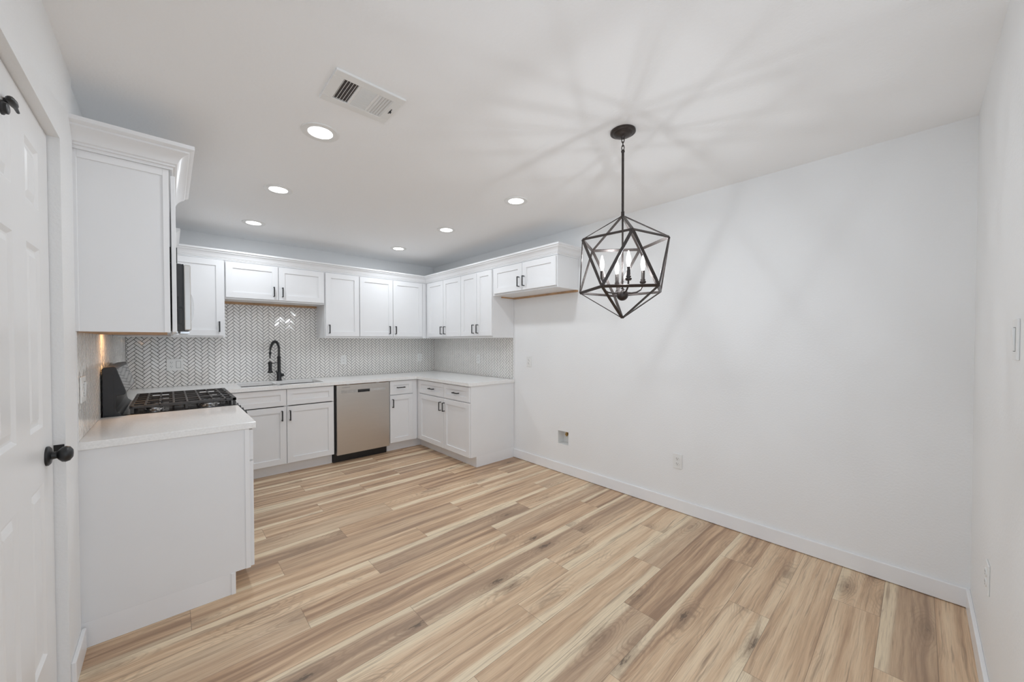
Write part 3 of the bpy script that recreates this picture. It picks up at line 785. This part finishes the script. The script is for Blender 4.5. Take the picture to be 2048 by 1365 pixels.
# ------------------------------------------------------------------ ceiling: vent and recessed lights
vx0, vx1, vy0, vy1 = -2.474, -2.166, -3.312, -3.072
vt = thing('ceiling_vent', 'white rectangular ceiling air vent with three louver sections', 'vent', ((vx0 + vx1) / 2, (vy0 + vy1) / 2, H))
vw, vh = (vx1 - vx0) / 2, (vy1 - vy0) / 2
secs = [(-vw + .045, -vw + .108, 'y'), (-vw + .120, vw - .120, 'x'), (vw - .108, vw - .045, 'y')]
oy0, oy1 = -vh + .042, vh - .042
fm = MB().box(-vw, vw, -vh, oy0, -.010, 0).box(-vw, vw, oy1, vh, -.010, 0)
xs = [-vw] + [v for s in secs for v in s[:2]] + [vw]
for i in range(0, len(xs), 2): fm.box(xs[i], xs[i + 1], oy0, oy1, -.010, 0)
fm.build('frame', 'plastic', vt, bevel=.002)
for (a0, a1, ax), ang in zip(secs, (1, 0, -1)):
    MB().box(a0, a1, oy0, oy1, -.0012, -.0004).build('duct_shade_sheet', 'ventshade', vt)  # flat dark sheet, its colour stands for the shade inside the duct
    if ax == 'y':
        n = 5
        for i in range(n):
            xc = a0 + (i + .5) * (a1 - a0) / n
            if ang > 0: sl = [(xc - .0060, -.0095), (xc - .0045, -.0095), (xc + .0005, -.0015), (xc - .0010, -.0015)]
            else: sl = [(xc + .0045, -.0095), (xc + .0060, -.0095), (xc - .0040, -.0015), (xc - .0055, -.0015)]
            MB().prism(sl, 'y', oy0, oy1).build('louver', 'plastic', vt)
    else:
        n = 16
        for i in range(n):
            yc = oy0 + (i + .5) * (oy1 - oy0) / n
            MB().prism([(yc + .0018, -.0095), (yc + .0030, -.0095), (yc - .0030, -.0015), (yc - .0042, -.0015)], 'x', a0, a1).build('louver', 'plastic', vt)
MB().box(vw - .026, vw - .022, -.02, .022, -.0106, -.0096).box(vw - .027, vw - .020, -.004, .004, -.018, -.010).build('damper_lever', 'slot', vt)

dl = thing('recessed_light', 'recessed ceiling light next to the ceiling vent', 'ceiling light', (-2.380, -2.760, H), 0, 'recessed ceiling lights')
MB().lathe([(.0605, -.004), (.064, -.0045), (.086, -.007), (.0915, -.005), (.0925, 0), (.0605, 0), (.0605, -.004)], (0, 0, 0), n=48, cap=False).build('trim_ring', 'plastic', dl, smooth=True)
MB().lathe([(0, -.0035), (.0605, -.0035), (.0605, -.001), (0, -.001)], (0, 0, 0), n=40).build('lens', 'lens', dl)
ld_ = bpy.data.lights.new('beam', 'AREA')
ld_.shape = 'DISK'; ld_.size = .118; ld_.spread = math.radians(SPREAD); ld_.energy = E_DOWN; ld_.color = (0.88, 0.94, 1.0)
lo_ = bpy.data.objects.new('beam', ld_); COL.objects.link(lo_); lo_.parent = dl; lo_.location = (0, 0, -.0075)
for (x, y, lab) in ((-2.384, -1.756, 'middle recessed ceiling light of the left row, over the stove aisle'), (-2.390, -.726, 'recessed ceiling light over the sink, nearest the back wall at left'),
                    (-.931, -2.756, 'recessed ceiling light nearest the pendant, front of the right row'), (-.920, -1.742, 'middle recessed ceiling light of the right row'),
                    (-.933, -.727, 'recessed ceiling light nearest the back corner of the cabinets')):
    o = copy_tree(dl); o.location = (x, y, H); o['label'] = lab

# ------------------------------------------------------------------ pendant
px, py = -1.186, -3.839
p = thing('pendant_light', 'dark bronze open geometric cage pendant with four candle bulbs', 'pendant light', (px, py, H))
zt, zb, zu, zl, rr_, a0 = 2.020 - H, 1.474 - H, 1.881 - H, 1.620 - H, .228, 3.870
top, bot = Vector((0, 0, zt)), Vector((0, 0, zb))
up = [Vector((rr_ * math.cos(a0 + i * 2 * PI / 5), rr_ * math.sin(a0 + i * 2 * PI / 5), zu)) for i in range(5)]
lo = [Vector((rr_ * math.cos(a0 + (i - .5) * 2 * PI / 5), rr_ * math.sin(a0 + (i - .5) * 2 * PI / 5), zl)) for i in range(5)]
ctr = Vector((0, 0, (zt + zb) / 2))
edges = []
for i in range(5):
    edges += [(top, up[i]), (bot, lo[i]), (up[i], up[(i + 1) % 5]), (lo[i], lo[(i + 1) % 5]), (up[i], lo[i]), (up[i], lo[(i + 1) % 5])]
for (q, s) in edges:
    mid = (q + s) / 2 - ctr
    MB().bar(q, s, .0155, .0045, mid).build('cage_bar', 'bronze', p, bevel=.0008)
MB().lathe([(0, 0), (.0635, 0), (.0645, -.004), (.0645, -.010), (.058, -.014), (.050, -.015), (.046, -.021), (.032, -.027), (.014, -.031), (.009, -.040), (0, -.040)], (0, 0, 0), n=36).build('canopy', 'bronze', p, smooth=True)
def link(zc, flip):
    pts = []
    for i in range(20):
        a = 2 * PI * i / 20
        x, z = .0075 * math.cos(a), .013 * math.sin(a)
        pts.append((x * (0.8 if flip else .35), x * (.35 if flip else -.8), zc + z))
    return MB().tube(pts, .0022, 8, closed=True).build('chain_link', 'bronze', p, smooth=True)
for i, zc in enumerate((-.049, -.068, -.087)): link(zc, i % 2)
MB().lathe([(0, -.098), (.008, -.100), (.010, -.108), (.007, -.114), (.0065, -.118), (.0065, zt + .022), (.009, zt + .020), (.009, zt - .004), (0, zt - .004)], (0, 0, 0), n=18).build('down_rod', 'bronze', p, smooth=True)
zh = 1.598 - H
MB().tube([(0, 0, zt), (0, 0, zh + .02)], .005, 12).build('stem', 'bronze', p, smooth=True)
MB().lathe([(0, -.031)] + [(.031 * math.sin(PI * k / 12), -.031 * math.cos(PI * k / 12)) for k in range(1, 12)] + [(.010, .034), (0, .036)], (0, 0, zh), n=28).build('hub', 'bronze', p, smooth=True)
sr, sd = Vector((.507, -.862, 0)), Vector((.862, .507, 0))       # sideways and away, seen from the dining corner
for (la, de) in ((.104, .029), (-.104, -.029), (.029, -.104), (-.029, .104)):
    v = sr * la + sd * de
    arm = MB().tube([v * t + Vector((0, 0, zh + h)) for t, h in ((.22, .012), (.45, .010), (.70, .014), (.88, .026), (.97, .044), (1.0, .062))], .0045, 10).build('arm', 'bronze', p, smooth=True)
    MB().lathe([(0, 0), (.012, .002), (.016, .008), (.016, .013), (.012, .016), (.0125, .024), (.0095, .026), (.0095, .070), (0, .070)], (v.x, v.y, zh + .058), n=20).build('candle_socket', 'bronze', arm, smooth=True)
    MB().lathe([(0, 0), (.006, 0), (.0075, .006), (.0115, .024), (.0125, .036), (.011, .050), (.0065, .068), (.003, .082), (0, .085)], (v.x, v.y, zh + .128), n=20).build('bulb', 'bulb', arm, smooth=True)
    MB().lathe([(0, .020), (.0032, .022), (.0032, .052), (0, .054)], (v.x, v.y, zh + .128), n=12).build('filament', 'filament', arm)
